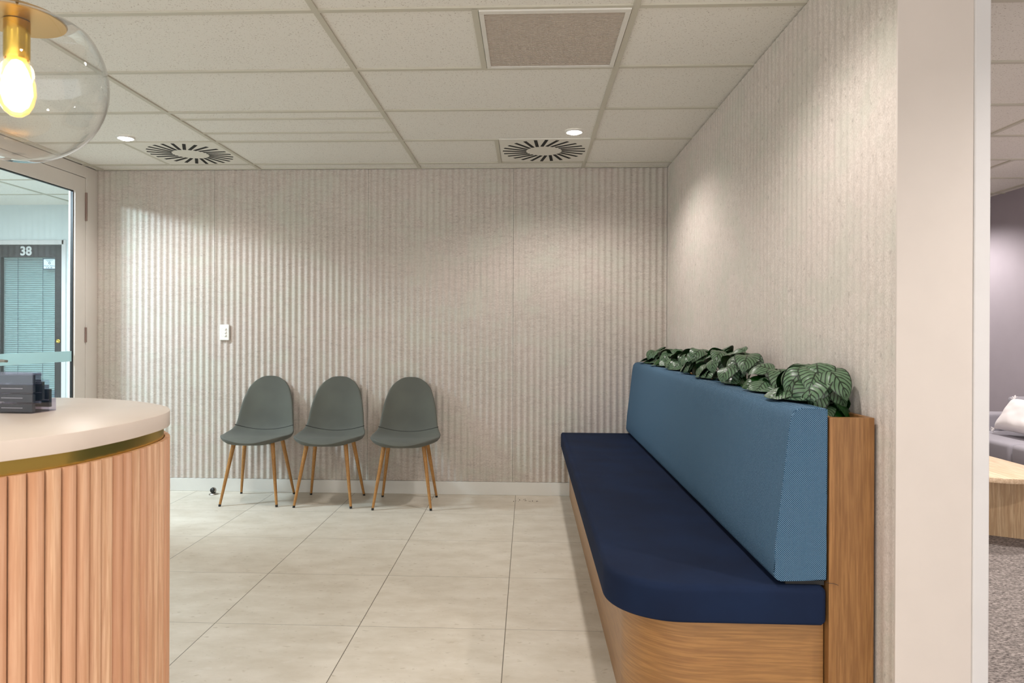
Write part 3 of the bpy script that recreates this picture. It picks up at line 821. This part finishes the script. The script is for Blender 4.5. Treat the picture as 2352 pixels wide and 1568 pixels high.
# ================================================================ RECEPTION DESK
ZD = 1.0
ctrl = [(-2.7, .88), (-2.2, .88), (-1.75, .89), (-1.38, .935), (-1.14, 1.03), (-1.02, 1.135), (-.948, 1.235), (-.897, 1.334), (-.876, 1.43), (-.868, 1.545), (-.884, 1.69), (-.94, 1.806), (-1.035, 1.903), (-1.15, 1.98), (-1.29, 2.035), (-1.45, 2.045), (-2.0, 2.045), (-2.7, 2.045)]
def catmull(pts, k=12):
    out = []
    for i in range(len(pts)-1):
        p0, p1, p2, p3 = [Vector(pts[min(max(j, 0), len(pts)-1)]) for j in (i-1, i, i+1, i+2)]
        for s in range(k):
            t = s/k; out.append(.5*((2*p1)+(p2-p0)*t+(2*p0-5*p1+4*p2-p3)*t*t+(3*p1-p0-3*p2+p3)*t**3))
    out.append(Vector(pts[-1])); return out
curve = catmull(ctrl, 14)
def offset(cv, d):
    r = []
    for i, p in enumerate(cv):
        t = (cv[min(i+1, len(cv)-1)]-cv[max(i-1, 0)]).normalized(); r.append(p+Vector((-t.y, t.x))*d)
    return r
rd = empty('reception_desk', (-1.5, 1.5, 0), 'curved reception desk with pale top, brass band and fluted timber front', 'desk')
def RL(bm):
    for v in bm.verts: v.co -= Vector((-1.5, 1.5, 0))
bm = bmesh.new(); prism(bm, [tuple(p) for p in curve], ZD-.037, ZD, .0012, .0012, 2); RL(bm); from_bm('countertop', bm, M['laminate'], rd, angle=40)
bm = bmesh.new(); prism(bm, [tuple(p) for p in offset(curve, .014)], ZD-.066, ZD-.037); RL(bm); from_bm('brass_band', bm, M['brass_band'], rd, angle=40)
bm = bmesh.new(); prism(bm, [tuple(p) for p in offset(curve, .026)], 0.0, ZD-.060); RL(bm); from_bm('carcass', bm, M['batten'], rd, angle=40)
# half-round battens
def resample(cv, step):
    L = [0]
    for a, b in zip(cv, cv[1:]): L.append(L[-1]+(b-a).length)
    n = int(L[-1]/step); r = []; i = 0
    for k in range(n):
        s = (k+.5)*L[-1]/n
        while L[i+1] < s: i += 1
        t = (s-L[i])/(L[i+1]-L[i]); p = cv[i].lerp(cv[i+1], t); tg = (cv[i+1]-cv[i]).normalized(); r.append((p, tg))
    return r, L[-1]/n
bat, pit = resample(offset(curve, .012), .0315)
bm = bmesh.new(); lay = bm.faces.layers.float.new('slat'); rr = random.Random(3)
for p, tg in bat:
    nn = Vector((tg.y, -tg.x)); hw2 = pit*.492; val = rr.random(); sec2 = []
    for k in range(9):
        a = PI*k/8; sec2.append(p+tg*(-hw2*math.cos(a))+nn*(.0125*math.sin(a)**.8+.0))
    lo = [bm.verts.new((q.x, q.y, .0)) for q in sec2]; hi = [bm.verts.new((q.x, q.y, ZD-.066)) for q in sec2]
    for k in range(8):
        f = bm.faces.new((lo[k], lo[k+1], hi[k+1], hi[k])); f[lay] = val; f.smooth = True
    f = bm.faces.new(hi); f[lay] = val
    f = bm.faces.new((lo[0], hi[0], hi[8], lo[8])); f[lay] = val
RL(bm); me = bpy.data.meshes.new('battens'); bm.to_mesh(me); bm.free()
link('fluted_front', me, M['batten'], rd)

# business card holder
hd = empty('card_holder', (-1.238, 1.650, ZD), 'clear acrylic tiered holder of dark business cards on the reception desk', 'card holder', rz=math.radians(-4))
cards = []
bm = bmesh.new(); t_ = .0022; HW = .049
def slab(y0, y1, z0, z1, x0=-HW, x1=HW): box(bm, x0, x1, y0, y1, z0, z1, .0004, 1)
tiers = [(0, .0), (.0, .026), (.0, .048), (.0, .070)]
slab(-.004, .075, 0, t_)                                   # foot
for k, (_, z) in enumerate(tiers): slab(-.002, .030, z+.022, z+.0242)
slab(-.0028, -.0008, .002, .100); 
for x in (-HW, HW-t_): box(bm, x, x+t_, 0, .075, 0, .030, .0004, 1); box(bm, x, x+t_, 0, .052, .030, .066, .0004, 1); box(bm, x, x+t_, 0, .026, .066, .098, .0004, 1)
slab(.073, .075, 0, .050); slab(.050, .052, 0, .078); slab(.024, .026, 0, .098)
from_bm('acrylic_body', bm, M['acrylic'], hd)
for k, z in enumerate((.003, .027, .050, .073)):
    bm = bmesh.new(); box(bm, -.0445+.0, .0445, .0012, .0125, z, z+.0185, .0005, 1)
    cd = from_bm('card_stack', bm, M['card'], hd)
    if k < 3:
        bm = bmesh.new(); box(bm, -.036, .020, .0004, .0013, z+.009, z+.0105); from_bm('card_print', bm, M['ink'], cd)
for y, z in ((.034, .030), (.058, .010)):
    bm = bmesh.new(); box(bm, -.0445, .0445, y, y+.008, z, z+.044, .0005, 1); from_bm('card_stack', bm, M['card'], hd)

# ================================================================ PENDANT
GXc, GYc, GZ, GR = -.951, 1.27, 1.667, .152
pn = empty('pendant_lamp', (GXc, GYc, ZC), 'clear glass globe pendant lamp with brass holder over the reception desk', 'pendant light')
def PL(bm):
    for v in bm.verts: v.co -= Vector((0, 0, ZC))
zcap = GZ+.109; rcap = .080
bm = bmesh.new(); th0 = math.asin(.100/GR)
th0 = math.radians(38)
lathe(bm, [(GR*math.cos(t), GZ+GR*math.sin(t)) for t in [-PI/2+(th0+PI/2)*i/40 for i in range(41)]]+[(.108, GZ+.1015), (.094, GZ+.1065), (.078, GZ+.109)], 72); PL(bm)
for v in bm.verts:
    if abs(v.co.x)+abs(v.co.y) < 1e-5: pass
from_bm('globe', bm, M['clear'], pn, smooth=True)
bm = bmesh.new(); lathe(bm, [(.0, zcap-.001), (rcap-.001, zcap-.001), (rcap+.001, zcap+.002), (rcap*.9, zcap+.010), (rcap*.6, zcap+.020), (.02, zcap+.026), (0, zcap+.026)], 56); PL(bm)
from_bm('brass_cap', bm, plain('aged_brass', lin(206,168,104), .32, 1), pn, angle=40)
bm = bmesh.new(); lathe(bm, [(0, zcap-.002), (.0215, zcap-.002), (.0215, 1.708), (.0205, 1.703), (.0185, 1.704), (.0185, 1.715), (0, 1.716)], 36); PL(bm)
from_bm('lamp_holder', bm, M['brass'], pn, angle=40)
bm = bmesh.new(); lathe(bm, [(.0, 1.596), (.010, 1.598), (.020, 1.606), (.0275, 1.620), (.0318, 1.640), (.0305, 1.660), (.0245, 1.682), (.0175, 1.700), (.0150, 1.712)], 36); PL(bm)
bb = from_bm('bulb', bm, M['bulb'], pn, smooth=True)
bm = bmesh.new(); lathe(bm, [(.0, 1.606), (.009, 1.608), (.019, 1.618), (.0262, 1.640), (.0240, 1.664), (.0170, 1.686), (.009, 1.700), (0, 1.704)], 24); PL(bm)  # ellipsoid glow body filling the bulb, in place of a wire
from_bm('bulb_glow', bm, M['bulb_glow'], bb, smooth=True)
bm = bmesh.new(); cone(bm, (0, 0, zcap+.020), (0, 0, ZC-.02), .0032, .0032, 10); PL(bm); from_bm('cord', bm, M['cord'], pn)
bm = bmesh.new(); lathe(bm, [(0, ZC-.024), (.045, ZC-.022), (.05, ZC-.001), (0, ZC)], 32); PL(bm); from_bm('canopy', bm, M['brass'], pn, angle=40)
l = bpy.data.lights.new('bulb_light', 'POINT'); l.energy = 2.0; l.color = (1, .74, .42); l.shadow_soft_size = .03
lo = bpy.data.objects.new('bulb_light', l); C.objects.link(lo); lo.parent = pn; lo.location = (0, 0, 1.655-ZC)

# ================================================================ LOUNGE
sf = empty('grey_sofa', (3.68, 4.75, 0), 'low grey sofa against the lilac wall of the adjoining room', 'sofa')
def SL(bm):
    for v in bm.verts: v.co -= Vector((3.68, 4.75, 0))
bm = bmesh.new(); box(bm, 3.34, 4.06, 3.72, 5.86, .06, .28, .02, 3); SL(bm); from_bm('sofa_base', bm, M['sofa'], sf)
for (y0, y1) in ((3.90, 4.965), (4.975, 5.68)):
    bm = bmesh.new(); box(bm, 3.30, 3.90, y0, y1, .30, .445, .03, 4); SL(bm); from_bm('seat_cushion', bm, M['sofa'], sf, angle=60)
bm = bmesh.new(); box(bm, 3.86, 4.06, 3.72, 5.86, .28, .70, .03, 3); SL(bm); from_bm('sofa_back', bm, M['sofa'], sf, angle=60)
for (y0, y1) in ((3.72, 3.90), (5.69, 5.88)):
    bm = bmesh.new(); box(bm, 3.32, 4.05, y0, y1, .28, .575, .03, 3); SL(bm); from_bm('armrest', bm, M['sofa'], sf, angle=60)
for x, y in ((3.40, 3.82), (3.40, 5.76), (4.0, 3.82), (4.0, 5.76)):
    bm = bmesh.new(); cone(bm, (x, y, 0), (x, y, .07), .015, .02, 12); SL(bm); from_bm('foot', bm, M['black'], sf)
def pillow(loc, ydir, w_, hh, label):
    e = empty('throw_pillow', loc, label, 'pillow', 'white pillows on the sofa')
    ay = Vector(ydir).normalized(); ax = Vector((0, -1, 0)); ax = (ax-ay*ax.dot(ay)).normalized(); az = ax.cross(ay)
    e.rotation_euler = Matrix(((ax.x, ay.x, az.x), (ax.y, ay.y, az.y), (ax.z, ay.z, az.z))).to_euler()
    bm = bmesh.new(); n = 22; top = []; bot = []
    for i in range(n+1):
        r1, r2 = [], []
        for j in range(n+1):
            u, v = -1+2*i/n, -1+2*j/n
            k = (max(0, (1-u**4))*max(0, (1-v**4)))**.5
            pin = 1-.07*(1-abs(u)**2)*abs(v)**3; pin2 = 1-.07*(1-abs(v)**2)*abs(u)**3
            h = .062*k*w_/.45*(1+.1*noise.noise(Vector((u*3, v*3, w_))))
            x_, y_ = u*w_/2*pin2, v*hh/2*pin
            a = bm.verts.new((x_, y_, h)); r1.append(a)
            r2.append(a if i in (0, n) or j in (0, n) else bm.verts.new((x_, y_, -h)))
        top.append(r1); bot.append(r2)
    for i in range(n):
        for j in range(n):
            for g, fl in ((top, 0), (bot, 1)):
                q = [g[i][j], g[i+1][j], g[i+1][j+1], g[i][j+1]]
                try: bm.faces.new(q[::-1] if fl else q)
                except ValueError: pass
    from_bm('pillow_body', bm, M['pillow'], e, smooth=True)
    r = random.Random(5)
    for cx_, cy_ in ((-1, 1), (1, 1), (-1, -1), (1, -1)):
        bm = bmesh.new()
        for k in range(10):
            a = math.atan2(cy_, cx_)+r.uniform(-1, 1); p = Vector((cx_*w_/2*.99, cy_*hh/2*.99, 0))
            tube(bm, [p, p+Vector((math.cos(a), math.sin(a), r.uniform(-.5, .5)))*.012, p+Vector((math.cos(a), math.sin(a), r.uniform(-.6, .6)))*.026], .0028, 5)
        from_bm('fringe', bm, M['pillow'], e, smooth=True)
    return e
pillow((3.60, 5.235, .598), (.14, 0, .21), .50, .27, 'white fringed pillow leaning on the grey sofa, the front one')
pillow((3.755, 5.215, .71), (.30, 0, .94), .45, .40, 'white pillow standing behind the front pillow on the grey sofa')
ct = empty('coffee_table', (2.73, 4.6, 0), 'low rounded timber coffee table with drum base in front of the sofa', 'table')
def stadium(cx_, y0, y1, r, n=20):
    o = [(cx_+r*math.cos(PI+PI*k/n), y0+r+r*math.sin(PI+PI*k/n)) for k in range(n+1)]
    return o+[(cx_+r*math.cos(PI*k/n), y1-r+r*math.sin(PI*k/n)) for k in range(n+1)]
bm = bmesh.new(); prism(bm, stadium(0, -.60, .70, .30), .372, .40, .002, .002, 2); from_bm('tabletop', bm, M['table_wood'], ct, angle=40)
bm = bmesh.new(); prism(bm, [(x-2.73, y-4.6) for x, y in [(2.50, 4.47), (2.70, 4.355), (2.82, 4.29), (2.95, 4.225), (2.995, 4.35), (2.995, 4.90), (2.73, 5.05), (2.50, 4.95)]], .0, .372); from_bm('drum_base', bm, M['table_base'], ct, angle=20)
